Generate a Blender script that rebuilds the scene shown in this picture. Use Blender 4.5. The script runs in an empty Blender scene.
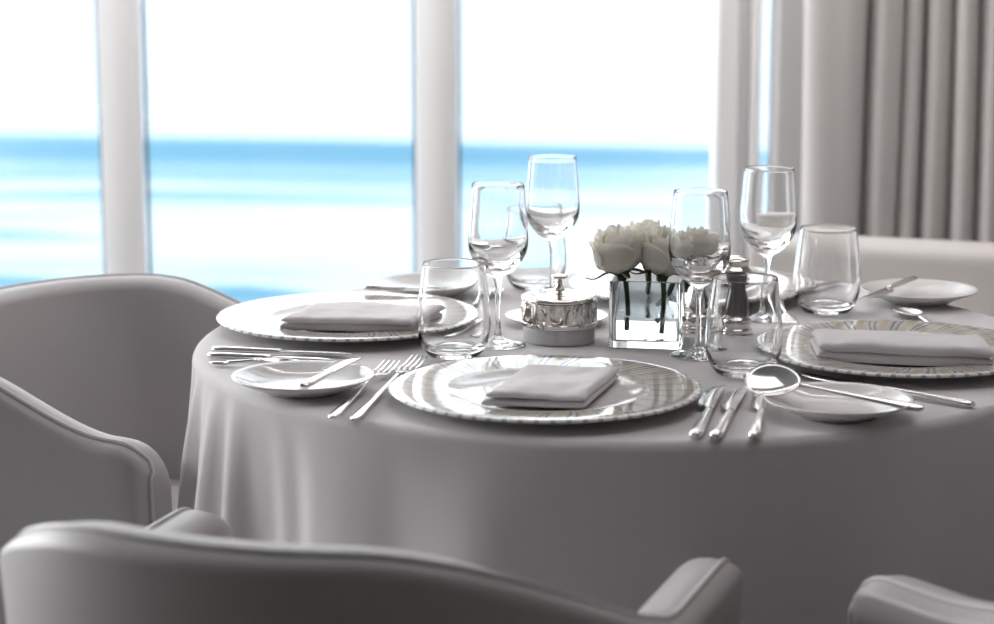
import bpy, bmesh, math, random
from mathutils import Vector, Matrix, noise
R = math.radians
PI = math.pi
random.seed(7)
scene = bpy.context.scene
COL = scene.collection

# ------------------------------------------------------------------ camera
CAM_Z, PITCH, FPX = 1.28, math.atan(404 / 2211), 2211.0
cd = bpy.data.cameras.new('camera')
cd.sensor_width = 36
cd.lens = FPX / 994 * 36
cd.clip_end = 8000
cd.dof.use_dof = True
cd.dof.focus_distance = 2.62
cd.dof.aperture_fstop = 4.5
cam = bpy.data.objects.new('camera', cd)
cam.location = (0, 0, CAM_Z)
cam.rotation_euler = (PI / 2 - PITCH, 0, 0)
COL.objects.link(cam)
scene.camera = cam

SKY, GLOW = 1.0, 4.6
# ------------------------------------------------------------------ world: bright hazy overcast sky, brighter overhead
w = bpy.data.worlds.new('sky'); scene.world = w; w.use_nodes = True
nt = w.node_tree; N = nt.nodes; L = nt.links; N.clear()
tc = N.new('ShaderNodeTexCoord'); sx = N.new('ShaderNodeSeparateXYZ')
L.new(tc.outputs['Generated'], sx.inputs[0])
rmp = N.new('ShaderNodeValToRGB')
cr = rmp.color_ramp
cr.elements[0].position = 0.0; cr.elements[0].color = (0.70, 0.72, 0.74, 1)
cr.elements[1].position = 0.9; cr.elements[1].color = (0.50, 0.75, 1.05, 1)
for pos, c in ((.08, (1.05, 1.06, 1.08)), (.2, (1.85, 1.86, 1.88)), (.36, (1.5, 1.6, 1.65))):
    e_ = cr.elements.new(pos); e_.color = (*c, 1)
L.new(sx.outputs['Z'], rmp.inputs[0])
# broad glow of the hazy sun, left of the frame
dotn = N.new('ShaderNodeVectorMath'); dotn.operation = 'DOT_PRODUCT'
gd = Vector((-.80, .52, .34)).normalized(); dotn.inputs[1].default_value = gd
nrm = N.new('ShaderNodeVectorMath'); nrm.operation = 'NORMALIZE'
L.new(tc.outputs['Generated'], nrm.inputs[0]); L.new(nrm.outputs[0], dotn.inputs[0])
gl_ = N.new('ShaderNodeMapRange'); gl_.interpolation_type = 'SMOOTHSTEP'
gl_.inputs['From Min'].default_value = .80; gl_.inputs['From Max'].default_value = 1.0
gl_.inputs['To Min'].default_value = 0.0; gl_.inputs['To Max'].default_value = GLOW
L.new(dotn.outputs['Value'], gl_.inputs['Value'])
bg = N.new('ShaderNodeBackground'); out = N.new('ShaderNodeOutputWorld')
add_ = N.new('ShaderNodeVectorMath'); add_.operation = 'ADD'
L.new(rmp.outputs[0], add_.inputs[0]); L.new(gl_.outputs[0], add_.inputs[1])
L.new(add_.outputs[0], bg.inputs[0]); bg.inputs[1].default_value = SKY; L.new(bg.outputs[0], out.inputs[0])

def area(name, loc, rot, sx_, sy_, power, color):
    ld = bpy.data.lights.new(name, 'AREA'); ld.shape = 'RECTANGLE'; ld.size = sx_; ld.size_y = sy_
    ld.energy = power; ld.color = color
    o = bpy.data.objects.new(name, ld); o.location = loc; o.rotation_euler = rot; COL.objects.link(o)
    return o
area('fill_light_posts', (-.6, 4.1, 2.62), (R(40), 0, 0), 4.5, .25, 34, (1.0, 0.96, 0.96))  # added fill light, not a room fitting: brightens window posts and curtain
area('fill_light_table', (0.3, 2.6, 2.62), (0, 0, 0), 1.6, 1.2, 6, (1.0, 0.95, 0.95))  # added overhead fill for the table top and the left chair's inside

scene.view_settings.view_transform = 'Standard'
scene.view_settings.look = 'None'
scene.view_settings.gamma = 1
scene.view_settings.exposure = 0.85
scene.view_settings.use_curve_mapping = False
scene.cycles.max_bounces = 16
scene.cycles.transmission_bounces = 16
scene.cycles.transparent_max_bounces = 16
scene.cycles.glossy_bounces = 8
scene.cycles.diffuse_bounces = 5
scene.cycles.sample_clamp_indirect = 6

# ------------------------------------------------------------------ helpers
def at(px, py, z=0.75):
    """point on the horizontal plane z seen at a place of the photograph"""
    u = (px - 497) / FPX; v = (py - 312) / FPX
    dz = math.sin(PITCH) + v * math.cos(PITCH)
    t = (CAM_Z - z) / dz
    return Vector((u * t, t * (math.cos(PITCH) - v * math.sin(PITCH)), z))

def obj(name, bm, mat, parent=None, smooth=True, loc=None, rotz=0, recalc=True):
    if recalc: bmesh.ops.recalc_face_normals(bm, faces=bm.faces)
    me = bpy.data.meshes.new(name); bm.to_mesh(me); bm.free()
    if smooth:
        for p in me.polygons: p.use_smooth = True
    if mat: me.materials.append(mat)
    o = bpy.data.objects.new(name, me); COL.objects.link(o)
    if parent: o.parent = parent
    if loc is not None: o.location = loc
    o.rotation_euler.z = rotz
    return o

def tag(o, label=None, cat=None, group=None, kind=None):
    if label: o['label'] = label
    if cat: o['category'] = cat
    if group: o['group'] = group
    if kind: o['kind'] = kind
    return o

def thing(name, label, cat, loc, rotz=0, group=None):
    o = bpy.data.objects.new(name, None); o.empty_display_size = 0.05; COL.objects.link(o)
    o.location = loc; o.rotation_euler.z = rotz
    return tag(o, label, cat, group)

def copy_thing(root, loc, rotz, label):
    r = root.copy(); COL.objects.link(r); r.location = loc; r.rotation_euler.z = rotz; r['label'] = label
    for ch in list(root.children):
        c = ch.copy(); COL.objects.link(c); c.parent = r
        for g in list(ch.children):
            d = g.copy(); COL.objects.link(d); d.parent = c
    return r

def lathe(bm, prof, seg=64, closed=False):
    """profile of (r, z); r == 0 makes a pole"""
    rings = []
    for r, z in prof:
        if r < 1e-6: rings.append([bm.verts.new((0, 0, z))])
        else: rings.append([bm.verts.new((r * math.cos(2*PI*i/seg), r * math.sin(2*PI*i/seg), z)) for i in range(seg)])
    pairs = list(zip(rings[:-1], rings[1:]))
    if closed: pairs.append((rings[-1], rings[0]))
    for a, b in pairs:
        if len(a) == 1 and len(b) == 1: continue
        for i in range(seg):
            j = (i + 1) % seg
            if len(a) == 1: bm.faces.new((a[0], b[i], b[j]))
            elif len(b) == 1: bm.faces.new((a[i], b[0], a[j]))
            else: bm.faces.new((a[i], b[i], b[j], a[j]))
    return bm

def smooth_prof(pts, n=6):
    """Catmull-Rom through profile points"""
    P = [Vector(p) for p in pts]; outp = []
    for i in range(len(P) - 1):
        p0 = P[max(i-1, 0)]; p1 = P[i]; p2 = P[i+1]; p3 = P[min(i+2, len(P)-1)]
        for k in range(n):
            t = k / n
            outp.append(0.5 * ((2*p1) + (p2-p0)*t + (2*p0-5*p1+4*p2-p3)*t*t + (3*p1-p0-3*p2+p3)*t**3))
    outp.append(P[-1])
    return [tuple(q) for q in outp]

def box(bm, x0, x1, y0, y1, z0, z1):
    v = [bm.verts.new(p) for p in ((x0,y0,z0),(x1,y0,z0),(x1,y1,z0),(x0,y1,z0),(x0,y0,z1),(x1,y0,z1),(x1,y1,z1),(x0,y1,z1))]
    for f in ((3,2,1,0),(4,5,6,7),(0,1,5,4),(1,2,6,5),(2,3,7,6),(3,0,4,7)): bm.faces.new([v[i] for i in f])
    return v

def tube(bm, pts, rad, seg=10, cap=True):
    """tube through points; rad a number or list"""
    P = [Vector(p) for p in pts]; rings = []
    n = len(P); prev = None
    for i, p in enumerate(P):
        d = (P[min(i+1, n-1)] - P[max(i-1, 0)]).normalized()
        ref = prev if prev is not None else (Vector((0,0,1)) if abs(d.z) < .9 else Vector((1,0,0)))
        a = (ref - d * ref.dot(d)).normalized(); b = d.cross(a); prev = a
        r = rad[i] if isinstance(rad, (list, tuple)) else rad
        rings.append([bm.verts.new(p + a*r*math.cos(2*PI*k/seg) + b*r*math.sin(2*PI*k/seg)) for k in range(seg)])
    for A, B in zip(rings[:-1], rings[1:]):
        for k in range(seg): bm.faces.new((A[k], A[(k+1)%seg], B[(k+1)%seg], B[k]))
    if cap: bm.faces.new(rings[0][::-1]); bm.faces.new(rings[-1])
    return bm

def loft(bm, rings, cap=True):
    V = [[bm.verts.new(p) for p in r] for r in rings]; n = len(V[0])
    for A, B in zip(V[:-1], V[1:]):
        for k in range(n): bm.faces.new((A[k], A[(k+1)%n], B[(k+1)%n], B[k]))
    if cap: bm.faces.new(V[0][::-1]); bm.faces.new(V[-1])
    return V

def mod_bevel(o, wd, seg=3):
    m = o.modifiers.new('bevel', 'BEVEL'); m.width = wd; m.segments = seg; m.limit_method = 'ANGLE'
    return o
def mod_sub(o, lv=1):
    m = o.modifiers.new('subsurf', 'SUBSURF'); m.levels = lv; m.render_levels = lv
    return o
def mod_solid(o, th, off=-1):
    m = o.modifiers.new('solidify', 'SOLIDIFY'); m.thickness = th; m.offset = off
    return o

# ------------------------------------------------------------------ materials
def mat(name, color=(.8,.8,.8), rough=.5, metal=0, trans=0, ior=1.45, coat=0, sheen=0, sss=0, bump=None, var=None):
    m = bpy.data.materials.new(name); m.use_nodes = True
    n = m.node_tree.nodes; l = m.node_tree.links; b = n['Principled BSDF']
    b.inputs['Base Color'].default_value = (*color, 1); b.inputs['Roughness'].default_value = rough
    b.inputs['Metallic'].default_value = metal; b.inputs['Transmission Weight'].default_value = trans
    b.inputs['IOR'].default_value = ior; b.inputs['Coat Weight'].default_value = coat
    b.inputs['Sheen Weight'].default_value = sheen
    if sss:
        b.inputs['Subsurface Weight'].default_value = sss; b.inputs['Subsurface Radius'].default_value = (.03,.027,.022)
        b.inputs['Subsurface Scale'].default_value = 1.0
    t = n.new('ShaderNodeTexCoord')
    if bump:
        sc, stg, dist = bump
        nz = n.new('ShaderNodeTexNoise'); nz.inputs['Scale'].default_value = sc; nz.inputs['Detail'].default_value = 4
        bp = n.new('ShaderNodeBump'); bp.inputs['Strength'].default_value = stg; bp.inputs['Distance'].default_value = dist
        l.new(t.outputs['Object'], nz.inputs['Vector']); l.new(nz.outputs['Fac'], bp.inputs['Height']); l.new(bp.outputs[0], b.inputs['Normal'])
    if var:
        sc, amt = var
        nz = n.new('ShaderNodeTexNoise'); nz.inputs['Scale'].default_value = sc; nz.inputs['Detail'].default_value = 3
        mx = n.new('ShaderNodeMix'); mx.data_type = 'RGBA'
        mx.inputs[6].default_value = (*[c*(1-amt) for c in color], 1); mx.inputs[7].default_value = (*[min(1, c*(1+amt)) for c in color], 1)
        l.new(t.outputs['Object'], nz.inputs['Vector']); l.new(nz.outputs['Fac'], mx.inputs[0]); l.new(mx.outputs[2], b.inputs['Base Color'])
    return m

M = {}
M['white_paint'] = mat('white_paint', (.93,.93,.93), .35, var=(3,.02))
M['wall'] = mat('wall_paint', (.70,.68,.68), .6, bump=(60,.1,.001))
M['panelling'] = mat('wall_panelling', (.22,.19,.17), .5, var=(6,.15))
M['ceiling'] = mat('ceiling_paint', (.5,.49,.49), .7, var=(2,.02))
M['floor'] = mat('carpet', (.16,.145,.135), .95, bump=(400,.5,.003), var=(40,.2))
M['leather'] = mat('leather', (.47,.445,.445), .40, bump=(500,.12,.0006), var=(6,.03))
M['leather_piping'] = mat('leather_piping', (.58,.555,.55), .35, bump=(500,.1,.0005))
M['chair_leg'] = mat('dark_wood', (.05,.035,.028), .35, var=(20,.3))
M['bench'] = mat('banquette_leather', (.60,.57,.54), .5, bump=(120,.08,.001), var=(4,.03))
M['curtain'] = mat('curtain_fabric', (.66,.63,.61), .85, sheen=.2, bump=(700,.2,.0006), var=(8,.03))
M['porcelain'] = mat('porcelain', (.80,.79,.77), .08, coat=.3, var=(5,.01))
M['glass'] = mat('clear_glass', (.985,.99,.99), 0.0, trans=1, ior=1.5)
M['vase_glass'] = mat('vase_glass', (.93,.975,.985), 0.0, trans=1, ior=1.48)
M['water'] = mat('water', (.98,.99,1), 0.0, trans=1, ior=1.33)
M['frosted'] = mat('frosted_glass', (.80,.80,.80), .35, trans=.25, ior=1.45, var=(20,.03))
M['silver'] = mat('silver', (.80,.77,.73), .10, metal=1, bump=(30,.04,.002))
M['steel'] = mat('polished_steel', (.82,.81,.80), .13, metal=1, bump=(60,.02,.001))
M['black'] = mat('black_lacquer', (.03,.028,.03), .25, coat=.4, var=(20,.1))
M['petal'] = mat('rose_petal', (.95,.93,.87), .55, sss=.12, bump=(90,.15,.001), var=(25,.04))
def add_translucent(m, col, f):
    n = m.node_tree.nodes; l = m.node_tree.links
    o = [q for q in n if q.type == 'OUTPUT_MATERIAL'][0]
    t = n.new('ShaderNodeBsdfTranslucent'); t.inputs[0].default_value = (*col, 1)
    x = n.new('ShaderNodeMixShader'); x.inputs[0].default_value = f
    l.new(n['Principled BSDF'].outputs[0], x.inputs[1]); l.new(t.outputs[0], x.inputs[2]); l.new(x.outputs[0], o.inputs[0])
add_translucent(M['petal'], (.98,.965,.92), .45)
M['stem'] = mat('rose_stem', (.06,.085,.04), .5, var=(60,.3))
M['sepal'] = mat('rose_sepal', (.05,.07,.035), .5, var=(80,.35))
M['gasket'] = mat('gasket', (.18,.22,.26), .5, var=(9,.1))

def linen(name, color, weave=900, wr=None):
    m = mat(name, color, .85, sheen=.25)
    n = m.node_tree.nodes; l = m.node_tree.links; b = n['Principled BSDF']
    t = n.new('ShaderNodeTexCoord'); h = []
    for ax in ('X', 'Y'):
        wv = n.new('ShaderNodeTexWave'); wv.bands_direction = ax; wv.inputs['Scale'].default_value = weave/20
        wv.inputs['Distortion'].default_value = 1.0
        l.new(t.outputs['Object'], wv.inputs['Vector']); h.append(wv.outputs['Fac'])
    ad = n.new('ShaderNodeMath'); ad.operation = 'ADD'; l.new(h[0], ad.inputs[0]); l.new(h[1], ad.inputs[1])
    bp = n.new('ShaderNodeBump'); bp.inputs['Strength'].default_value = .10; bp.inputs['Distance'].default_value = .0004
    l.new(ad.outputs[0], bp.inputs['Height'])
    nz = n.new('ShaderNodeTexNoise'); nz.inputs['Scale'].default_value = 14; nz.inputs['Detail'].default_value = 5
    l.new(t.outputs['Object'], nz.inputs['Vector'])
    b2 = n.new('ShaderNodeBump'); b2.inputs['Strength'].default_value = .35; b2.inputs['Distance'].default_value = .004
    l.new(nz.outputs['Fac'], b2.inputs['Height']); l.new(bp.outputs[0], b2.inputs['Normal']); l.new(b2.outputs[0], b.inputs['Normal'])
    return m
M['cloth'] = linen('tablecloth_linen', (.66,.63,.635), 1400)
M['napkin'] = linen('napkin_linen', (.74,.71,.72), 1100)

def pane_material():
    m = bpy.data.materials.new('window_glass'); m.use_nodes = True
    n = m.node_tree.nodes; l = m.node_tree.links; n.clear()
    o = n.new('ShaderNodeOutputMaterial'); mx = n.new('ShaderNodeMixShader')
    tr = n.new('ShaderNodeBsdfTransparent'); tr.inputs[0].default_value = (.97,.985,.99,1)
    gl = n.new('ShaderNodeBsdfGlossy'); gl.inputs['Roughness'].default_value = .02
    fr = n.new('ShaderNodeFresnel'); fr.inputs[0].default_value = 1.3
    l.new(fr.outputs[0], mx.inputs[0]); l.new(tr.outputs[0], mx.inputs[1]); l.new(gl.outputs[0], mx.inputs[2]); l.new(mx.outputs[0], o.inputs[0])
    return m
M['pane'] = pane_material()

def sea_material():
    m = mat('sea_water', (.13,.28,.36), .2, ior=1.33)
    n = m.node_tree.nodes; l = m.node_tree.links; b = n['Principled BSDF']
    t = n.new('ShaderNodeTexCoord'); mp = n.new('ShaderNodeMapping'); mp.inputs['Scale'].default_value = (.35, 1.0, 1)
    l.new(t.outputs['Object'], mp.inputs[0])
    nz = n.new('ShaderNodeTexNoise'); nz.inputs['Scale'].default_value = 1.6; nz.inputs['Detail'].default_value = 5
    l.new(mp.outputs[0], nz.inputs['Vector'])
    bp = n.new('ShaderNodeBump'); bp.inputs['Strength'].default_value = .3; bp.inputs['Distance'].default_value = .05
    l.new(nz.outputs['Fac'], bp.inputs['Height']); l.new(bp.outputs[0], b.inputs['Normal'])
    return m
M['sea'] = sea_material()

def charger_material():
    m = mat('charger_glaze', (.78,.77,.75), .07, coat=.4)
    n = m.node_tree.nodes; l = m.node_tree.links; b = n['Principled BSDF']
    def mth(op, a, c=None, d=None):
        q = n.new('ShaderNodeMath'); q.operation = op
        for i, v in enumerate((a, c, d)):
            if v is None: continue
            if isinstance(v, (int, float)): q.inputs[i].default_value = v
            else: l.new(v, q.inputs[i])
        return q.outputs[0]
    t = n.new('ShaderNodeTexCoord'); s = n.new('ShaderNodeSeparateXYZ'); l.new(t.outputs['Object'], s.inputs[0])
    ang = mth('ARCTAN2', s.outputs[1], s.outputs[0])
    r = mth('SQRT', mth('ADD', mth('MULTIPLY', s.outputs[0], s.outputs[0]), mth('MULTIPLY', s.outputs[1], s.outputs[1])))
    nz = n.new('ShaderNodeTexNoise'); nz.inputs['Scale'].default_value = 25; l.new(t.outputs['Object'], nz.inputs['Vector'])
    jit = mth('MULTIPLY', mth('SUBTRACT', nz.outputs['Fac'], .5), .35)
    u = mth('ADD', mth('ADD', mth('MULTIPLY', ang, 30/(2*PI)), mth('MULTIPLY', r, 9.0)), jit)
    f = mth('FRACT', mth('ADD', u, 100.0))
    rng = lambda x, a, c: mth('MULTIPLY', mth('GREATER_THAN', x, a), mth('LESS_THAN', x, c))
    band = rng(r, .114, .163)
    bandg = rng(r, .109, .1668)
    gold = mth('MULTIPLY', rng(f, .05, .36), bandg)
    grey = mth('MULTIPLY', mth('ADD', rng(f, .52, .62), rng(f, .76, .86)), band)
    f2 = mth('FRACT', mth('ADD', mth('MULTIPLY', ang, 64/(2*PI)), 100.0))
    tick = mth('MULTIPLY', rng(f2, .1, .42), rng(r, .1667, .18))
    fine = mth('MULTIPLY', mth('GREATER_THAN', mth('FRACT', mth('MULTIPLY', r, 260.0)), .6), band)
    def mix(fac, A, Bc, k=1.0):
        q = n.new('ShaderNodeMix'); q.data_type = 'RGBA'
        l.new(mth('MULTIPLY', fac, k), q.inputs[0])
        if isinstance(A, tuple): q.inputs[6].default_value = (*A, 1)
        else: l.new(A, q.inputs[6])
        q.inputs[7].default_value = (*Bc, 1)
        return q.outputs[2]
    c = mix(band, (.80,.79,.77), (.62,.60,.575))
    c = mix(fine, c, (.50,.48,.46), .35)
    c = mix(gold, c, (.55,.46,.28), .7)
    c = mix(grey, c, (.17,.17,.19), .8)
    c = mix(tick, c, (.20,.24,.29), .75)
    l.new(c, b.inputs['Base Color'])
    return m
M['charger'] = charger_material()

# ------------------------------------------------------------------ setting
def structure(name, bm, m, smooth=False, **k):
    o = obj(name, bm, m, smooth=smooth, **k); o['kind'] = 'structure'; return o
WY = 5.0                                   # window line
bm = bmesh.new(); box(bm, -4.2, 3.0, -2.5, WY+.25, -.1, 0); structure('floor', bm, M['floor'])
bm = bmesh.new(); box(bm, -4.2, 3.0, -2.5, WY+.25, 2.7, 2.8); structure('ceiling', bm, M['ceiling'])
bm = bmesh.new(); box(bm, -4.2, .80, WY-.12, WY+.25, 0, .22); box(bm, -4.2, .80, WY-.12, WY+.25, 2.5, 2.7)
structure('wall_window', bm, M['white_paint'])
bm = bmesh.new(); box(bm, .70, 3.0, WY+.02, WY+.25, 0, 2.7); structure('wall_back', bm, M['wall'])
bm = bmesh.new(); box(bm, 3.0, 3.1, -2.5, WY+.25, 0, 2.7); structure('wall_right', bm, M['wall'])
bm = bmesh.new(); box(bm, -4.2, 3.0, -2.6, -2.5, 0, 2.7); structure('wall_rear', bm, M['panelling'])
bm = bmesh.new(); box(bm, -4.3, -4.2, -2.6, 1.9, 0, 2.7); structure('wall_left', bm, M['wall'])

def px_x(px, y, py=140):                   # x at depth y for a column of the photograph
    v = (py-312)/FPX
    t = y / (math.cos(PITCH) - v*math.sin(PITCH))
    return (px-497)/FPX*t
xs = [px_x(124, WY), px_x(437, WY), px_x(736, WY)]
sp = (xs[2]-xs[0])/2
posts = [xs[0]-2*sp, xs[0]-sp, xs[0], xs[1]]
for i, x in enumerate(posts):
    bm = bmesh.new(); lathe(bm, [(0,.22),(.047,.22),(.047,2.5),(0,2.5)], 40)
    o = structure('trim_%d' % (i+1), bm, M['white_paint'], smooth=True, loc=(x, WY-.02, 0))
    m_ = o.modifiers.new('edge', 'EDGE_SPLIT')
    b2 = bmesh.new(); box(b2, -.055, -.049, -.006, .012, .22, 2.5); box(b2, .049, .055, -.006, .012, .22, 2.5)
    g = obj('gasket', b2, M['gasket'], o, smooth=False, loc=(0, .02, 0))
# right jamb: stepped frame, narrow light, grey pilaster
xa, xb, xc = px_x(713, WY), px_x(757, WY), px_x(769, WY)
bm = bmesh.new()
box(bm, xa, xa+.05, WY-.07, WY+.05, .22, 2.5); box(bm, xa+.05, xa+.075, WY-.03, WY+.05, .22, 2.5); box(bm, xa+.075, xb, WY-.06, WY+.05, .22, 2.5)
mod_bevel(structure('trim_5', bm, M['white_paint']), .006)
bm = bmesh.new(); box(bm, xc, .80, WY-.14, WY+.02, 0, 2.7); mod_bevel(structure('trim_6', bm, M['wall']), .004)
edges = [-4.2] + posts + [xa]
for i in range(len(edges)-1):
    a, b = edges[i]+(.05 if i else 0), edges[i+1]-(.05 if i < len(edges)-2 else 0)
    bm = bmesh.new(); box(bm, a, b, WY-.004, WY+.004, .22, 2.5)
    structure('window_%d' % (i+1), bm, M['pane'])
bm = bmesh.new(); box(bm, xb, xc, WY-.004, WY+.004, .22, 2.5); structure('window_6', bm, M['pane'])

# ------------------------------------------------------------------ sea: real swells; their near faces show blue water
SEA_Z = -5.0
def sea_height(x, y):
    h = 0.0
    # (distance of the near face, face length, height, centre x, half width, slant)
    for (yc, L_, a, xc_, wd, sl) in SWELLS:
        c = yc + sl*(x-xc_) + 1.0*math.sin(x*.21+yc)
        env = math.exp(-((x-xc_)/wd)**2)
        d = (y-c)/L_
        if d < 0: k = math.exp(-(d*1.15)**2*2)
        else: k = math.exp(-(d*.30)**2)
        h += a*env*k
    h += .02*math.sin(y*.9+math.sin(x*.3)*1.5)
    h += .035*(noise.noise(Vector((x*.05, y*.22, 0))))
    return h
def sea_dist(py): return at(0, py, SEA_Z).y
SWELLS = [(sea_dist(160), 1.7, .70, -6, 15, -.10), (sea_dist(118), 4.0, .30, 5, 26, .0), (sea_dist(201), .9, .20, -6, 7, .0),
          (sea_dist(241), .6, .12, -9.8, 2.0, .0), (sea_dist(276), .5, .16, -8.6, 1.9, .0), (sea_dist(290), .6, .24, -4.3, 1.6, .0),
          (sea_dist(215), .9, .06, 2.5, 5, .02)]
bm = bmesh.new()
ys = []; y = 18.0
while y < 4000:
    ys.append(y); y += .11 if y < 75 else (y*.02)
nx = 120; grid = []
for y in ys:
    row = []
    hw = 14 + y*.9
    for i in range(nx+1):
        x = (i/nx*2-1)*hw
        x = x*abs(x/hw)**.35
        amp = 1 if y < 300 else 0
        row.append(bm.verts.new((x, y, SEA_Z + (sea_height(x, y) if amp else 0))))
    grid.append(row)
for a, b in zip(grid[:-1], grid[1:]):
    for i in range(nx): bm.faces.new((a[i], a[i+1], b[i+1], b[i]))
structure('ground_sea', bm, M['sea'], smooth=True)

# ------------------------------------------------------------------ curtain
def curtain():
    bm = bmesh.new(); Yc = 4.55
    key = [(803,.0),(812,.05),(835,.062),(858,.05),(866,-.03),(876,.035),(886,.04),(896,.02),(899,-.03),(905,.02),(914,.03),(920,-.035),
           (928,.03),(938,.035),(946,.0),(950,-.035),(957,.03),(968,.035),(976,-.02),(979,-.03),(986,.03),(998,.04),(1008,-.03),(1018,.03),(1032,.03),(1040,-.03),
           (1052,.035),(1066,.0),(1072,-.03),(1085,.035),(1100,.02),(1108,-.03),(1125,.035),(1140,-.03),(1160,.035),(1180,.0)]
    pts = smooth_prof([(px_x(p, Yc-d, 120), Yc-d, 0) for p, d in key], 5)
    front = []
    nz_ = 14
    for k in range(nz_+1):
        z = .02 + (2.62-.02)*k/nz_
        front.append([bm.verts.new((p[0] + .004*math.sin(z*3+p[0]*20), p[1] + .006*math.sin(z*2.3+p[0]*35), z)) for p in pts])
    for a, b in zip(front[:-1], front[1:]):
        for i in range(len(pts)-1): bm.faces.new((a[i], a[i+1], b[i+1], b[i]))
    o = obj('curtain', bm, M['curtain'], recalc=False); mod_solid(o, .004, 1)
    # header tape / hem as part
    tag(o, 'long pale grey pleated curtain hanging beside the window', 'curtain')
curtain()

# ------------------------------------------------------------------ banquette behind the table, right
pL, pR = at(748, 239, .68), at(994, 252, .68)
d = (pR-pL); d.z = 0; Ln = 2.2; ang = math.atan2(d.y, d.x)
t = thing('banquette', 'long cream banquette with rounded back running below the curtain', 'bench', (pL.x, pL.y, 0), ang)
def rbox(bm, x0,x1,y0,y1,z0,z1, r=.03, n=4):
    """box with rounded long edges along x"""
    ring = []
    for (cx, cy, a0) in ((y1-r, z1-r, 0), (y0+r, z1-r, 90), (y0+r, z0+r, 180), (y1-r, z0+r, 270)):
        for k in range(n+1):
            a = R(a0+90*k/n); ring.append((cx+r*math.cos(a), cy+r*math.sin(a)))
    xsn = [(x0, .6), (x0+r*.3, .85), (x0+r, 1)] + [(x1-r, 1), (x1-r*.3, .85), (x1, .6)]
    rings = []
    for x, s in xsn:
        ins = r*(1-s)
        rings.append([(x, min(max(p, y0+ins), y1-ins), min(max(q, z0+ins), z1-ins)) for p, q in ring])
    loft(bm, rings)
bm = bmesh.new(); rbox(bm, 0, Ln, 0, .14, .05, .68, .03); obj('backrest', bm, M['bench'], t)
bm = bmesh.new(); rbox(bm, .01, Ln, -.38, -.005, .28, .45, .035); obj('seat', bm, M['bench'], t)
bm = bmesh.new(); box(bm, .03, Ln-.03, -.34, -.005, 0, .275); obj('plinth', bm, M['chair_leg'], t, smooth=False)

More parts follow.
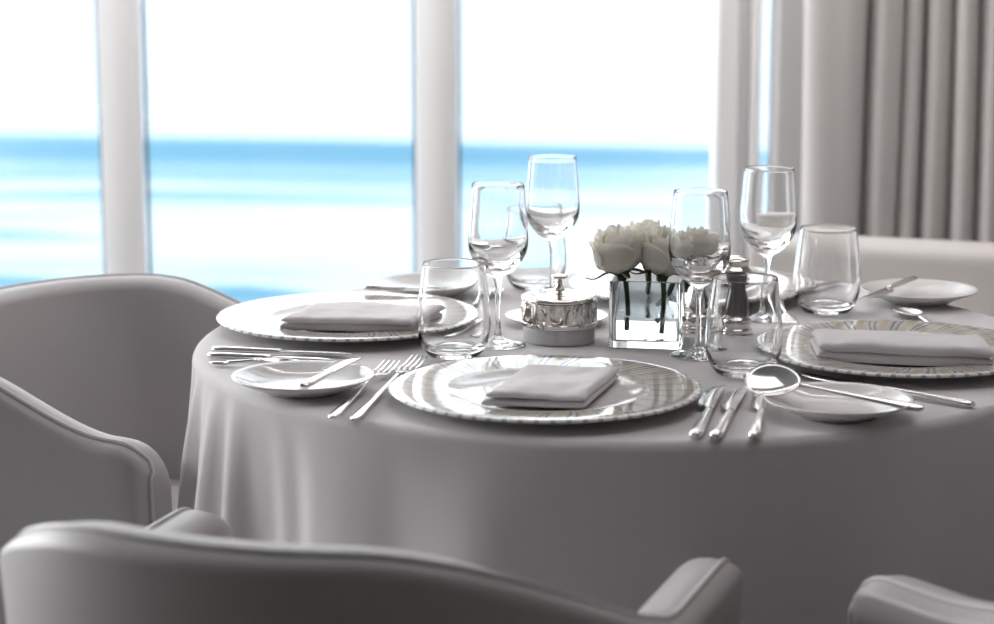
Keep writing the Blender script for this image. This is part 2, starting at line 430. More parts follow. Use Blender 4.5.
# ------------------------------------------------------------------ tub chairs
def chair_path(n, hw, dp, pw, flare):
    """U in plan, opening towards +y"""
    S, out_ = [], []
    for i in range(n+1):
        s = -1 + 2*i/n; q = abs(s); sg = 1 if s >= 0 else -1; k = .58
        if q < k:
            a = q/k*PI/2; x = hw*max(0, math.sin(a))**(2/pw); y = .5*dp*(1-max(0, math.cos(a))**(2/pw))
        else:
            f = (q-k)/(1-k); x = hw + flare*f; y = .5*dp*(1+f)
        S.append(s); out_.append(Vector((sg*x, y, 0)))
    return S, out_
def rim_z(s, back, arm, t0, t1):
    t_ = min(max((abs(s)-t0)/t1, 0), 1); t_ = t_*t_*(3-2*t_)
    return back + (arm-back)*t_
def make_chair(label, loc, rotz, group, hw=.235, dp=.47, pw=2.3, back=.80, arm=.695, t0=.3, t1=.45, flare=.02):
    root = thing('tub_chair', label, 'chair', loc, rotz, group)
    S, P = chair_path(72, hw, dp, pw, flare)
    n = len(P); th = .062
    def normal(i):
        d_ = (P[min(i+1,n-1)]-P[max(i-1,0)]).normalized()
        return Vector((d_.y, -d_.x, 0))
    bm = bmesh.new(); rings = []
    pip = []
    idx = list(range(n))
    for i in idx:
        s = S[i]; nn = normal(i); zt = rim_z(s, back, arm, t0, t1); p = P[i]
        f = max(0, (abs(s)-.90)/.10)
        drop = .0
        zt2 = zt
        lean = .045*(zt-.40)/.4
        ztop = zt2; zb = .15
        r = th/2
        ring = []
        prof = []
        # outer from bottom to top, rounded rim, inner down
        for k in range(7):
            z = zb + (ztop-r*.55-zb)*k/6
            g_ = .07*(z-ztop)
            prof.append((r + g_ , z))
        for k in range(1, 8):
            a = PI*k/8
            prof.append((r*math.cos(a) , ztop - r*.55 + r*.55*math.sin(a)))
        for k in range(7):
            z = ztop-r*.55 + (zb-(ztop-r*.55))*k/6
            g_ = .07*(z-ztop)
            prof.append((-r + g_ - .0*z, z))
        rings.append([p + nn*o_ + Vector((0,0,z)) for o_, z in prof])
        if abs(s) <= .93: pip.append(p + nn*(r*.92 ) + Vector((0,0,ztop-r*.40)))
    # rounded arm fronts: add shrinking end rings
    def endrings(ring, dirv):
        c = sum(ring, Vector())/len(ring); res = []
        zt_ = max(v.z for v in ring)
        for k in range(1, 8):
            a = PI/2*k/7
            off = .055*math.sin(a); sc = .30+.70*math.cos(a)
            rr = []
            for v in ring:
                q = Vector((c.x + (v.x-c.x)*(sc if k > 3 else 1-(1-sc)*.6), v.y, v.z))
                hgt = max(0, (v.z-.15)/(zt_-.15))
                q.z = v.z - (1-math.cos(a))*.055*hgt**2
                rr.append(q + dirv*off)
            res.append(rr)
        return res
    d0 = (P[0]-P[1]).normalized(); d1 = (P[-1]-P[-2]).normalized()
    rings = endrings(rings[0], d0)[::-1] + rings + endrings(rings[-1], d1)
    loft(bm, rings)
    K = 9
    def seam(ring, k):
        c = sum(ring, Vector())/len(ring)
        return ring[k] + (ring[k]-Vector((c.x, c.y, ring[k].z))).normalized()*.0006
    pip = [seam(rings[2], k) for k in (2,3,4,5,6,7,8)] + [seam(rg, K) for rg in rings[3:-3]] + [seam(rings[-3], k) for k in (8,7,6,5,4,3,2)]
    obj('shell', bm, M['leather'], root)
    pm = bmesh.new(); tube(pm, pip, .0032, 8); obj('piping', pm, M['leather_piping'], root)
    # seat cushion
    sm = bmesh.new()
    cyc, hx, hy = dp*.5+.02, hw-.052, dp*.5-.02
    def outline(ins, z):
        o_ = []
        for k in range(40):
            a = 2*PI*k/40; cx = math.copysign(abs(math.cos(a))**.55, math.cos(a)); sy = math.copysign(abs(math.sin(a))**.55, math.sin(a))
            o_.append(Vector((cx*(hx-ins), cyc + sy*(hy-ins), z)))
        return o_
    loft(sm, [outline(.03,.30), outline(.006,.31), outline(0,.34), outline(0,.42), outline(.012,.445), outline(.05,.458), outline(.12,.463), outline(.2,.464)])
    obj('seat_cushion', sm, M['leather'], root)
    for sx_ in (-1,1):
        for y_ in (.09, dp-.03):
            lm = bmesh.new(); tube(lm, [(sx_*(hw-.06), y_, 0), (sx_*(hw-.08), y_, .31)], [.012,.02], 12)
            obj('leg', lm, M['chair_leg'], root)
    return root
TC = Vector((.157, 2.70, .75))
print('TABLE CENTRE', TC)
grp = 'grey leather tub chairs around the table'
# rotation: chair opens towards local +y
make_chair('grey leather tub chair in the foreground, its rounded back turned to the viewer', (-.207, 1.615, 0), -.32, grp,
           hw=.262, dp=.48, pw=2.15, back=.808, arm=.682, t0=.12, t1=.62, flare=.005)
make_chair('grey leather tub chair on the left side of the table below the window', (-.765, 2.995, 0), -1.852, grp,
           hw=.32, dp=.43, pw=2.27, back=.741, arm=.662, t0=.50, t1=.50, flare=.02)
make_chair('grey leather tub chair cut off by the bottom right corner of the photo', (.835, 1.68, 0), R(30), grp,
           hw=.25, dp=.47, pw=2.3, back=.775, arm=.675, t0=.12, t1=.78, flare=.015)

# ------------------------------------------------------------------ tablecloth
RT = .532
def cloth():
    bm = bmesh.new(); seg = 360; rings = []
    def folds(a):
        dl = math.cos(a-R(188))
        f = .5*math.sin(9*a+.6)+.4*math.sin(14*a+2.5) + .35*math.sin(17*a+1.9) + .3*math.sin(7*a+2.2) + .25*noise.noise(Vector((math.cos(a)*4, math.sin(a)*4, 3)))*2
        f += max(0, math.cos(a-R(190)))**8 * .7*math.sin(46*a)
        return f
    prof = [(k/24*(RT-.012), 0) for k in range(1, 25)]
    rr = .012
    for k in range(1, 6):
        a = PI/2*k/5; prof.append((RT-rr+rr*math.sin(a), -(rr-rr*math.cos(a))))
    nS = 34
    for k in range(1, nS+1):
        s = k/nS; prof.append((RT + .034*s, -rr - (.735-rr)*s))
    c = bm.verts.new((0,0,.75))
    for r, dz in prof:
        ring = []
        s = max(0, -dz-.012)/.72
        for i in range(seg):
            a = 2*PI*i/seg
            am = .046*(s**.65) if s > 0 else 0
            tight = .008*min(1, s*7)*max(0, math.cos(a-R(192)))**10*math.sin(70*a)
            calm = math.exp(-((a-R(128))/R(26))**2)   # pressed flat by the chair pushed in there
            rad = r + am*folds(a)*(1-.9*calm) + tight*(1-s) - calm*.075*min(1, s*3)
            z = .75 + dz
            if r < RT-.02:
                z += .0005*noise.noise(Vector((r*math.cos(a)*9, r*math.sin(a)*9, 0)))-.0005
            ring.append(bm.verts.new((rad*math.cos(a), rad*math.sin(a), z)))
        rings.append(ring)
    for i in range(seg): bm.faces.new((c, rings[0][i], rings[0][(i+1)%seg]))
    for A, B in zip(rings[:-1], rings[1:]):
        for i in range(seg): bm.faces.new((A[i], B[i], B[(i+1)%seg], A[(i+1)%seg]))
    o = obj('tablecloth', bm, M['cloth'], loc=(TC.x, TC.y, 0))
    mod_solid(o, .0015, -1)
    tag(o, 'pale linen tablecloth draped to the floor over the round table', 'tablecloth')
cloth()

# ------------------------------------------------------------------ chargers
def charger_mesh(bm):
    top = [(0,.0060),(.060,.0060),(.088,.0066),(.100,.0085),(.108,.0112),(.113,.0126),(.118,.0130),(.150,.0150),(.170,.0165),(.1745,.0160),(.1755,.0145)]
    bot = [(.174,.0130),(.150,.0110),(.118,.0085),(.108,.0055),(.100,.0015),(.096,0),(.060,.0),(0,.0)]
    lathe(bm, [(r*.975, z) for r, z in top+bot], 128)
first = None
CH = [(545,390,'round charger plate with striped rim in front, holding the squarish folded napkin'),
      (350,318,'round charger plate with striped rim on the left, beside the window chair'),
      (900,350,'round charger plate with gold and grey striped rim at the right edge of the table'),
      (690,286,'round charger plate with striped rim behind the roses and pepper mill')]
DIRS = []
for i, (px, py, lab) in enumerate(CH):
    p = at(px, py, .7615); p.z = .7505
    if i == 0:
        bm = bmesh.new(); charger_mesh(bm)
        first = obj('charger_plate', bm, M['charger'], loc=p); tag(first, lab, 'plate', 'striped charger plates'); o = first
    else:
        o = first.copy(); COL.objects.link(o); o.location = p; o['label'] = lab
    o.rotation_euler.z = i*1.3

# bread plates
BP = [(303,378,'small white bread plate with a butter knife at the left front of the table'),
      (838,401,'small white bread plate in front at the right, under the steel cutlery'),
      (430,284.5,'small white bread plate at the far left edge of the table by the window'),
      (919,291,'small white bread plate with a butter knife at the far right, below the banquette')]
bp0 = None
for i, (px, py, lab) in enumerate(BP):
    p = at(px, py, .7650); p.z = .7505
    if bp0 is None:
        bm = bmesh.new()
        lathe(bm, [(0,.0045),(.036,.0045),(.046,.006),(.058,.010),(.074,.0165),(.0785,.0188),(.0795,.0184),(.0785,.0170),(.066,.0105),(.052,.0045),(.044,.002),(.042,0),(.037,0),(.035,.0018),(0,.002)], 96)
        bp0 = obj('bread_plate', bm, M['porcelain'], loc=p); tag(bp0, lab, 'plate', 'white bread plates')
    else:
        o = bp0.copy(); COL.objects.link(o); o.location = p; o['label'] = lab

# ------------------------------------------------------------------ napkins
def napkin(loc, rotz, wx, wy, layers, label, seed, z0, skew=0.0, puff=.003, taper=0.0):
    """stacked folded layers joined along one rounded fold"""
    bm = bmesh.new(); zc = z0
    rnd = random.Random(seed)
    for li, th in enumerate(layers):
        ox, oy = rnd.uniform(-.004,.004), rnd.uniform(-.003,.003)
        nx_, ny_ = 34, 20; top = []; botm = []
        ex = rnd.uniform(-.006, .002)
        for j in range(ny_+1):
            rt, rb = [], []
            v = math.sin((j/ny_*2-1)*PI/2)
            for i in range(nx_+1):
                u = math.sin((i/nx_*2-1)*PI/2)
                wxx = wx/2 + ex
                # inflate cross-section: thick in the middle, rounded at the folded edges
                ed = (1-abs(u)**22)**.5 * (1-abs(v)**18)**.5
                x = u*wxx*(1 - taper*v) + skew*v*wy/2 + ox; y = v*wy/2 + oy + .003*math.sin(u*2.3+seed)
                wob = .0016*noise.noise(Vector((x*16, y*16, seed+li*3.1))) + .0009*noise.noise(Vector((x*50, y*50, seed)))
                sag = .0
                hz = th/2*ed
                base = zc + th/2 + wob*(li>0)
                rt.append(Vector((x, y, base + hz + wob + puff*(1-v*v)*ed*.5)))
                rb.append(Vector((x, y, max(base - hz, z0))))
            top.append([bm.verts.new(p) for p in rt]); botm.append([bm.verts.new(p) for p in rb])
        for j in range(ny_):
            for i in range(nx_):
                bm.faces.new((top[j][i], top[j][i+1], top[j+1][i+1], top[j+1][i]))
                bm.faces.new((botm[j][i], botm[j+1][i], botm[j+1][i+1], botm[j][i+1]))
        for j in range(ny_):
            for i_ in (0, nx_):
                bm.faces.new((top[j][i_], top[j+1][i_], botm[j+1][i_], botm[j][i_]))
        for i in range(nx_):
            for j_ in (0, ny_):
                bm.faces.new((top[j_][i], top[j_][i+1], botm[j_][i+1], botm[j_][i]))
        zc += th*.92
    bmesh.ops.remove_doubles(bm, verts=bm.verts, dist=.00003)
    o = obj('napkin', bm, M['napkin'], loc=loc, rotz=rotz)
    tag(o, label, 'napkin', 'folded linen napkins')
    mod_sub(o, 1)
    return o
ZN = .7505+.0085
p = at(554, 390, ZN+.004); napkin((p.x, p.y, ZN), R(-4), .116, .155, [.009,.008], 'squarish folded grey linen napkin on the front charger plate', 3, 0, skew=.22)
p = at(363, 319, ZN+.0095); napkin((p.x, p.y, ZN), R(-8), .175, .10, [.013,.009], 'long folded grey linen napkin on the left charger plate', 8, 0, skew=.25)
p = at(898, 350, ZN+.0095); napkin((p.x, p.y, ZN), R(-14), .20, .095, [.013,.012], 'thick rolled over linen napkin on the right charger plate', 5, 0, skew=-.2)
p = at(690, 287, ZN); napkin((p.x, p.y, ZN), R(10), .15, .10, [.009,.008], 'folded linen napkin on the charger plate behind the vase of roses', 6, 0)

# ------------------------------------------------------------------ glasses
def rim_arc(r, z, w_):
    return [(r-w_/2+w_/2*math.cos(PI*k/6), z+w_/2*math.sin(PI*k/6)) for k in range(1, 6)]
def wineglass_bm(h=.2, rm=.0372, rr=.032):
    bm = bmesh.new(); s = h/.2
    outer = [(.0330,0),(.0335,.0010),(.0300,.0024),(.0180,.0045),(.0080,.0085),(.0042,.0160),(.0034,.030),(.0033,.055),(.0040,.075),(.0075,.0845),
             (.0185,.0925),(.0285,.1035),(.0355,.1170),(rm,.1300),(.0366,.1450),(.0350,.1680),(rr,.1995)]
    inner = [(rr-.0007,.1995),(.0342,.1680),(.0358,.1450),(rm-.0014,.1310),(.0330,.1195),(.0245,.1085),(.0130,.1005),(.0050,.0985),(0,.0982)]
    o = smooth_prof([(r, z*s) for r, z in outer], 4); i_ = smooth_prof([(r, z*s) for r, z in inner], 4)
    o = [(max(r, .003), z) for r, z in o]; i_ = [(max(r, 0), z) for r, z in i_]; i_[-1] = (0, i_[-1][1])
    lathe(bm, [(0, .0008)] + [(.03,.0002)] + o + rim_arc(rr, .1995*s, .0007) + i_, 72)
    return bm
def tumbler_bm():
    bm = bmesh.new()
    outer = [(.026,0),(.0305,.0015),(.0370,.0090),(.0425,.0230),(.0445,.0400),(.0435,.0620),(.0405,.0900),(.0375,.1130)]
    inner = [(.0367,.1130),(.0393,.0900),(.0422,.0620),(.0430,.0400),(.0405,.0250),(.0340,.0140),(.0200,.0100),(0,.0094)]
    o = smooth_prof(outer, 5); i_ = smooth_prof(inner, 5); i_[-1] = (0, i_[-1][1])
    lathe(bm, [(0,.0022),(.015,.0016),(.023,.0004)] + o + rim_arc(.0375, .1130, .0008) + i_, 72)
    return bm
wg = None
for px, py, s, lab in [(498,345,1.0,'leftmost wine glass, between the left tumbler and the silver butter dish'),
                    (552,302,1.0,'tall wine glass standing behind the silver butter dish'),
                    (698,356,1.0,'wine glass in front of the roses and the silver mill'),
                    (766,320,1.0,'wine glass standing behind the pepper mill, before the grey pilaster')]:
    p = at(px, py); p.z = .7502
    if wg is None: wg = obj('wine_glass', wineglass_bm(), M['glass'], loc=p); o = wg
    else: o = wg.copy(); COL.objects.link(o); o.location = p
    tag(o, lab, 'glass', 'stemmed wine glasses')
tg = None
for px, py, lab in [(454,356,'stemless tumbler between the left charger and the wine glass'),
                    (535,288,'stemless tumbler half hidden behind the far wine glass at the back of the table'),
                    (743,374,'stemless tumbler right of the front charger, before the pepper mill'),
                    (826,312,'stemless tumbler at the far right, behind the striped charger')]:
    p = at(px, py); p.z = .7502
    if tg is None: tg = obj('tumbler', tumbler_bm(), M['glass'], loc=p); o = tg
    else: o = tg.copy(); COL.objects.link(o); o.location = p
    tag(o, lab, 'glass', 'stemless tumblers')

# ------------------------------------------------------------------ butter dish and saucer
p = at(557, 326)
bm = bmesh.new(); lathe(bm, [(0,.004),(.038,.004),(.050,.0065),(.0655,.011),(.067,.0112),(.0665,.0100),(.050,.004),(.036,0),(0,.0006)], 80)
tag(obj('saucer', bm, M['porcelain'], loc=(p.x, p.y+.019, .7504)), 'small white saucer just behind the silver butter dish', 'plate')
p = at(559, 340); t = thing('butter_dish', 'round silver lidded butter dish on a frosted glass base', 'dish', (p.x, p.y, .7503))
bm = bmesh.new(); lathe(bm, smooth_prof([(0,.0),(.040,.0),(.0435,.001),(.0445,.004),(.0450,.018)],3)+[(.0450,.0185),(0,.0185)], 72); obj('base', bm, M['frosted'], t)
bm = bmesh.new(); lathe(bm, [(0,.0190),(.0455,.0190),(.0465,.0200),(.0465,.0215),(.0480,.0225),(.0480,.0250),(.0465,.0260),(.0462,.0480),(.0472,.0490),(.0472,.0510),(.0455,.0515),(0,.0515)], 72)
# oval medallions around the body
for k in range(14):
    a = 2*PI*k/14+.1
    cx, cy = .0462*math.cos(a), .0462*math.sin(a)
    ring = []
    for q in range(16):
        b = 2*PI*q/16; aa = a + .0075*math.cos(b)/.0462
        ring.append((.0466*math.cos(aa), .0466*math.sin(aa), .037+.0085*math.sin(b)))
    tube(bm, ring+[ring[0]], .0006, 6, cap=False)
for k in range(14):
    a = 2*PI*(k+.5)/14+.1
    tube(bm, [(.0463*math.cos(a), .0463*math.sin(a), .0262), (.0463*math.cos(a), .0463*math.sin(a), .0478)], .0010, 8)
body = obj('body', bm, M['silver'], t)
md = body.modifiers.new('edge', 'EDGE_SPLIT'); md.split_angle = R(40)
bm = bmesh.new(); lathe(bm, [(0,.0520),(.0470,.0520),(.0480,.0528),(.0480,.0550),(.0462,.0570),(.0420,.0578),(.0360,.0590),(.0340,.0586),(.0280,.0600),(.0230,.0615),(.0215,.0608),(.0150,.0618),(.006,.0640),(0,.0642)], 72)
lid = obj('lid', bm, M['silver'], t)
bm = bmesh.new(); lathe(bm, smooth_prof([(0,.0635),(.0075,.0638),(.0055,.0660),(.0038,.0700),(.0036,.0745),(.0052,.0770),(.0098,.0782),(.0105,.0800),(.0098,.0818),(.005,.0828),(0,.083)],4), 36); obj('knob', bm, M['silver'], lid)

# ------------------------------------------------------------------ mills
def mill(px, py, label, dark, sc=1.0):
    p = at(px, py); t = thing('pepper_mill' if dark else 'salt_mill', label, 'mill', (p.x, p.y, .7502), 0)
    lower = [(0,0),(.0195,0),(.0205,.002),(.0205,.006),(.0180,.0085),(.0195,.012),(.0195,.0185),(.0165,.0215),(.0150,.0235)]
    waist = [(.0150,.0235),(.0162,.030),(.0150,.040),(.0118,.050),(.0112,.057),(.0125,.065),(.0140,.070)]
    upper = [(.0140,.070),(.0165,.0715),(.0185,.0740),(.0185,.0775),(.0160,.0800),(.0135,.083),(.0150,.0865),(.0150,.0890),(.0100,.0920),(.0045,.0935),(0,.094)]
    sw = [(r*sc, z*sc) for r, z in smooth_prof(waist, 5)]
    bm = bmesh.new(); lathe(bm, [(r*sc, z*sc) for r, z in smooth_prof(lower, 3)]+[(0,.0235*sc)], 48); obj('base', bm, M['silver'], t)
    bm = bmesh.new(); lathe(bm, [(0,.0235*sc)]+sw+[(0,.070*sc)], 48); obj('body', bm, M['black'] if dark else M['silver'], t)
    bm = bmesh.new(); lathe(bm, [(0,.070*sc)]+[(max(r,0)*sc, z*sc) for r, z in smooth_prof(upper, 3)][:-1]+[(0,.094*sc)], 48); obj('cap', bm, M['silver'], t)
    return t
mill(698, 331, 'all silver waisted salt mill standing beside the glass vase', False, 1.08)
mill(735, 335, 'silver waisted mill with a black middle standing behind a tumbler', True, 1.08)

# ------------------------------------------------------------------ vase with roses
vp = at(648, 342); vr = R(-9)
t = thing('square_vase', 'square clear glass vase half full of water holding white roses', 'vase', (vp.x, vp.y, .7502), vr)
hs, vh, gt = .0445, .083, .0035
def sq(h_, z, rc=.004, n=3):
    o_ = []
    for (sx_, sy_, a0) in ((1,1,0),(-1,1,90),(-1,-1,180),(1,-1,270)):
        for k in range(n+1):
            a = R(a0+90*k/n); o_.append((sx_*(h_-rc)+rc*math.cos(a), sy_*(h_-rc)+rc*math.sin(a), z))
    return o_
bm = bmesh.new()
loft(bm, [sq(hs-.001,0), sq(hs,.001), sq(hs,vh-.001), sq(hs-.0008,vh), sq(hs-gt+.0008,vh), sq(hs-gt,vh-.001), sq(hs-gt,.0100), sq(hs-gt-.0015,.0085)])
vo = obj('glass_body', bm, M['vase_glass'], t, smooth=True); e = vo.modifiers.new('edge','EDGE_SPLIT'); e.split_angle = R(50)
bm = bmesh.new(); loft(bm, [sq(hs-gt-.0003,.0105), sq(hs-gt-.0003,.038)])
wo = obj('water', bm, M['water'], t); e = wo.modifiers.new('edge','EDGE_SPLIT'); e.split_angle = R(50)

def rose(px, py, pz, sz, foot, label, seed, tilt=(0,0), ang0=0.0, sep_long=False):
    """bloom centre seen at (px,py) at depth of the vase offset pz; stem goes down to foot (vase local)"""
    rnd = random.Random(seed)
    y = vp.y + pz
    u = (px-497)/FPX; v = (py-312)/FPX
    tt = y/(math.cos(PITCH)-v*math.sin(PITCH))
    c = Vector((u*tt, y, CAM_Z - tt*(math.sin(PITCH)+v*math.cos(PITCH))))
    base = c - Vector((0,0,sz*.52))
    root = thing('rose', label, 'rose', base, 0, 'white roses in the vase')
    RX = Matrix.Rotation(R(tilt[0]), 4, 'X') @ Matrix.Rotation(R(tilt[1]), 4, 'Y')
    bm = bmesh.new()
    layers = [(3,.16,.62,1.02,.0),(4,.24,.70,1.04,.03),(5,.34,.85,1.03,.07),(5,.44,.95,.98,.13),(5,.52,1.0,.90,.2)]
    for li, (cnt, rad, span, ht, curl) in enumerate(layers):
        for k in range(cnt):
            a0 = ang0 + 2*PI*k/cnt + li*.7 + rnd.uniform(-.12,.12); H = sz*ht*rnd.uniform(.94,1.03); rr = sz*rad
            g = []; nu, nv = 9, 9
            for j in range(nv+1):
                vv = j/nv; row = []
                for i in range(nu+1):
                    uu = i/nu*2-1
                    wdt = span*(math.sin(min(vv,1)*PI*.5)**.5*1.0)*(1 - .30*vv**6)
                    a = a0 + uu*wdt*(1.05 if li else 1.6)
                    edge = 1 - .16*uu*uu*vv - .06*abs(uu)**4
                    z = H*vv*edge
                    prof_r = rr*(math.sin(min(vv*1.9,1)*PI/2))**.75 * (1 - .18*max(0,vv-.45)) + sz*curl*max(0,vv-.72)**1.3*2.2
                    prof_r += sz*.035*uu*(1 if li else 2)   # overlap spiral
                    prof_r += sz*.012*math.sin(uu*5+k+seed)*vv
                    z -= sz*curl*max(0,vv-.85)*1.6
                    row.append(bm.verts.new(RX @ Vector((prof_r*math.cos(a), prof_r*math.sin(a), z))))
                g.append(row)
            for j in range(nv):
                for i in range(nu): bm.faces.new((g[j][i], g[j][i+1], g[j+1][i+1], g[j+1][i]))
    b = obj('bloom', bm, M['petal'], root, recalc=False); mod_solid(b, .0007, 0); mod_sub(b, 1)
    # receptacle + sepals
    bm = bmesh.new()
    lathe(bm, smooth_prof([(0,-.010),(.003,-.0095),(.0062,-.004),(.0070,.0005),(.003,.003),(0,.0035)],3), 16)
    for v_ in bm.verts: v_.co = RX @ v_.co
    rc = obj('calyx', bm, M['sepal'], root)
    for k in range(5):
        sm = bmesh.new(); a = 2*PI*k/5 + rnd.uniform(-.2,.2) + seed
        pts, wd_ = [], []
        ln = sz*rnd.uniform(.62,.85); dr = rnd.uniform(.25,1.0)
        nn = 10; prev = None; rows = []
        for q in range(nn+1):
            f = q/nn
            r_ = .005 + ln*(f*.92) ; z_ = .0 + ln*(.30*f - .1*dr*f*f) - .001 + .004*math.sin(f*6)
            cpt = Vector((r_*math.cos(a), r_*math.sin(a), z_)); sd = Vector((-math.sin(a), math.cos(a), 0))
            wv = .0062*math.sin(PI*min(1, f*.9+.1))**.8*(1-f*.6)+.0003
            nrm = Vector((0,0,1))
            rows.append([RX @ (cpt-sd*wv), RX @ (cpt-nrm*.0009), RX @ (cpt+sd*wv), RX @ (cpt+nrm*.0009)])
        loft(sm, rows); obj('sepal', sm, M['sepal'], root)
    # stem
    ca, sa = math.cos(vr), math.sin(vr)
    ft = Vector((vp.x + foot[0]*ca - foot[1]*sa, vp.y + foot[0]*sa + foot[1]*ca, .7502+foot[2])) - base
    top = RX @ Vector((0,0,-.008))
    pts = []
    for q in range(11):
        f = q/10; pts.append(top.lerp(ft, f) + Vector((.002*math.sin(f*PI), .0, 0)))
    bm = bmesh.new(); tube(bm, pts, [.0042-.0012*min(1,q/4) for q in range(11)], 10); obj('stem', bm, M['stem'], root)
    return root
rose(622, 250, -.015, .059, (-.024,-.012,.016), 'white rose bloom at the left of the vase', 1, (4,-10), .3)
rose(663, 252, -.016, .059, (.018,-.016,.014), 'white rose bloom in the middle front of the vase', 2, (6,4), 1.1)
rose(693, 249, .010, .055, (.010,.006,.020), 'white rose bloom at the right, behind a wine glass', 3, (-4,10), .8)
rose(648, 242, .022, .054, (-.004,.022,.022), 'white rose bloom at the back between the other roses', 4, (-6,-3), .1)

# ------------------------------------------------------------------ cutlery (unit: length along +x, origin at handle end)
def strip(bm, stations, seg=10):
    """stations: (x, halfwidth, halfthick, z, yoff)"""
    rings = []
    for x, hw, ht, z, yo in stations:
        rings.append([(x, yo+hw*math.cos(2*PI*k/seg), z+ht*math.sin(2*PI*k/seg)) for k in range(seg)])
    loft(bm, rings)
def interp(keys, n):
    pr = smooth_prof(keys, n); return pr
def handle_bm(L0, wmax, thick=.0022):
    bm = bmesh.new()
    ks = [(0,.30*wmax,thick*.6,.0035),(.004,.75*wmax,thick,.0033),(.02,wmax,thick*1.1,.0031),(.35*L0,wmax*.72,thick*1.05,.004),(.75*L0,wmax*.42,thick*.9,.0062),(L0,wmax*.40,thick*.85,.0080)]
    st = []
    P4 = [Vector(k) for k in ks]
    for i in range(len(P4)-1):
        for q in range(5):
            f = q/5; f2 = f*f*(3-2*f) if i else f**.6
            st.append(P4[i].lerp(P4[i+1], f2 if i == 0 else f))
    st.append(P4[-1])
    strip(bm, [(s[0], s[1], s[2], s[3], 0) for s in st], 12)
    return bm
def fork(t, Ln):
    h0 = Ln*.66
    obj('handle', handle_bm(h0, .0062), M['steel'], t)
    bm = bmesh.new()
    strip(bm, [(h0-.001,.0026,.0018,.0080,0),(h0+.008,.0050,.0014,.0078,0),(h0+.018,.0105,.0011,.0062,0),(h0+.030,.0122,.0010,.0046,0),(h0+.036,.0122,.0009,.0042,0)], 14)
    x0 = h0+.033; x1 = Ln
    for k in range(4):
        yo = (k-1.5)*.0066
        strip(bm, [(x0,.0023,.0009,.0043,yo),(x0+(x1-x0)*.4,.0019,.0009,.0038,yo*.98),(x0+(x1-x0)*.8,.0015,.0009,.0048,yo*.95),(x1-.001,.0009,.0007,.0060,yo*.93),(x1,.0004,.0004,.0063,yo*.93)], 8)
    obj('head', bm, M['steel'], t)
def knife(t, Ln, slim=1.0):
    h0 = Ln*.50
    bm = bmesh.new()
    strip(bm, [(0,.0025*slim,.0022,.0042,0),(.002,.0058*slim,.0036,.0042,0),(.015,.0068*slim,.0040,.0044,0),(h0*.5,.0060*slim,.0036,.0044,0),(h0*.95,.0045*slim,.0030,.0044,0),(h0,.0042*slim,.0028,.0044,0)], 14)
    obj('handle', bm, M['steel'], t)
    bm = bmesh.new(); rows = []
    for f in [0,.04,.1,.25,.5,.75,.9,.97,1]:
        x = h0 + (Ln-h0)*f
        w_ = (.0040 + .0055*min(1, f*8)) * (1 if f < .75 else (1-((f-.75)/.25)**2*.93)) * slim
        back = -.0045*slim
        tp = .0010
        rows.append([(x, back, .0044), (x, back+.0006, .0044+tp), (x, back+2*w_*.6, .0044+tp*.6), (x, back+2*w_, .0044), (x, back+2*w_*.6, .0044-tp*.6), (x, back+.0006, .0044-tp)])
    loft(bm, rows); obj('blade', bm, M['steel'], t)
def spoon(t, Ln, bw=.021, bl=.055):
    h0 = Ln-bl+.004
    obj('handle', handle_bm(h0, .0062), M['steel'], t)
    bm = bmesh.new(); top = []; bot = []
    nr, na = 8, 32; cx = Ln-bl/2
    def P_(r, a, dz):
        x = cx + (bl/2)*r*math.cos(a); wy = bw*(1 + .12*math.cos(a))
        y = wy*r*math.sin(a)
        rimz = .0078 - .0012*math.cos(a)
        z = rimz*r*r + (1-r*r)*.0012 + dz
        return (x, y, z)
    for dz, store in ((.0011, top), (0, bot)):
        for i in range(nr+1):
            r = i/nr
            if i == 0: store.append([bm.verts.new(P_(0,0,dz))])
            else: store.append([bm.verts.new(P_(r, 2*PI*k/na, dz)) for k in range(na)])
    for store in (top, bot):
        for k in range(na): bm.faces.new((store[0][0], store[1][k], store[1][(k+1)%na]))
        for i in range(1, nr):
            for k in range(na): bm.faces.new((store[i][k], store[i+1][k], store[i+1][(k+1)%na], store[i][(k+1)%na]))
    for k in range(na): bm.faces.new((top[nr][k], bot[nr][k], bot[nr][(k+1)%na], top[nr][(k+1)%na]))
    obj('bowl', bm, M['steel'], t)
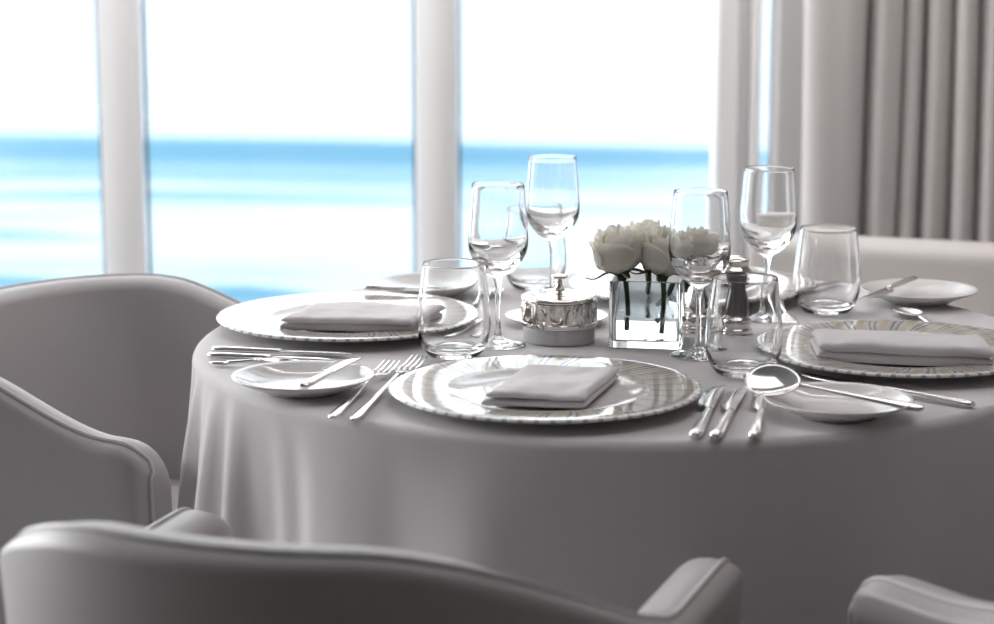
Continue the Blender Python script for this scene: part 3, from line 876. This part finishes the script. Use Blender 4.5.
def cutlery(kind, a, b, label, za=.7505, zb=.7505, Lmax=None, **kw):
    A = at(a[0], a[1], za+.003); B = at(b[0], b[1], zb+.003); A.z = za; B.z = zb
    d = B-A; Ln = d.length
    t = thing({'fork':'fork','knife':'knife','spoon':'spoon'}[kind], label, kind, A, 0, 'steel '+{'fork':'forks','knife':'knives','spoon':'spoons'}[kind]+' laid on the table')
    t.rotation_mode = 'XYZ'
    t.rotation_euler = (kw.pop('roll', 0), -math.atan2(d.z, math.hypot(d.x, d.y)), math.atan2(d.y, d.x))
    {'fork': fork, 'knife': knife, 'spoon': spoon}[kind](t, Ln, **kw)
    return t
# front setting
cutlery('fork', (331,418), (392,363), 'steel fork beside the front left bread plate, the one nearer the plate')
cutlery('fork', (353,420), (420,358), 'steel fork next to the left rim of the front charger, right of the other fork')
cutlery('knife', (302,388), (358,359), 'steel butter knife lying across the front left bread plate', za=.766, zb=.7695, slim=1.1)
cutlery('knife', (695,437), (722,386), 'steel knife right of the front charger, leftmost of the three', slim=1.05)
cutlery('knife', (715,438), (745,388), 'steel knife right of the front charger, middle of the three handles', slim=1.05)
cutlery('knife', (754,438), (769,386), 'steel knife right of the front charger, rightmost of three, handle towards the viewer')
# left setting
cutlery('knife', (212,350), (352,355), 'steel knife in the left front row, farthest from the bread plate')
cutlery('knife', (208,356), (335,361), 'steel knife in the left front row, middle of the three handles')
cutlery('spoon', (210,363), (300,365), 'steel spoon half hidden behind the front left bread plate', bw=.0125)
cutlery('knife', (364,288), (446,290), 'steel butter knife lying across the far left bread plate', za=.7695, zb=.7695)
cutlery('fork', (478,306), (497,290), 'steel fork on the far side of the table, right of the far left bread plate')
cutlery('knife', (447,345), (489,322), 'steel knife seen through the left tumbler')
# right setting
cutlery('knife', (974,406), (798,374), 'long steel knife behind the front right bread plate')
cutlery('spoon', (924,408), (747,378), 'large steel spoon lying across the front right bread plate', za=.764, zb=.777, bw=.0235, bl=.062, roll=-R(36))
cutlery('spoon', (950,336), (900,310), 'steel spoon at the far side of the right charger plate', bw=.017, bl=.075)
# back setting
cutlery('knife', (914,279), (862,300), 'steel butter knife lying across the far right bread plate', za=.7695, zb=.7660)
cutlery('fork', (778,299), (790,326), 'steel fork at the left of the right charger, by the wine glass foot', za=.769, zb=.758)
cutlery('knife', (838,287), (786,293), 'steel knife seen through the far right tumbler', zb=.7685)
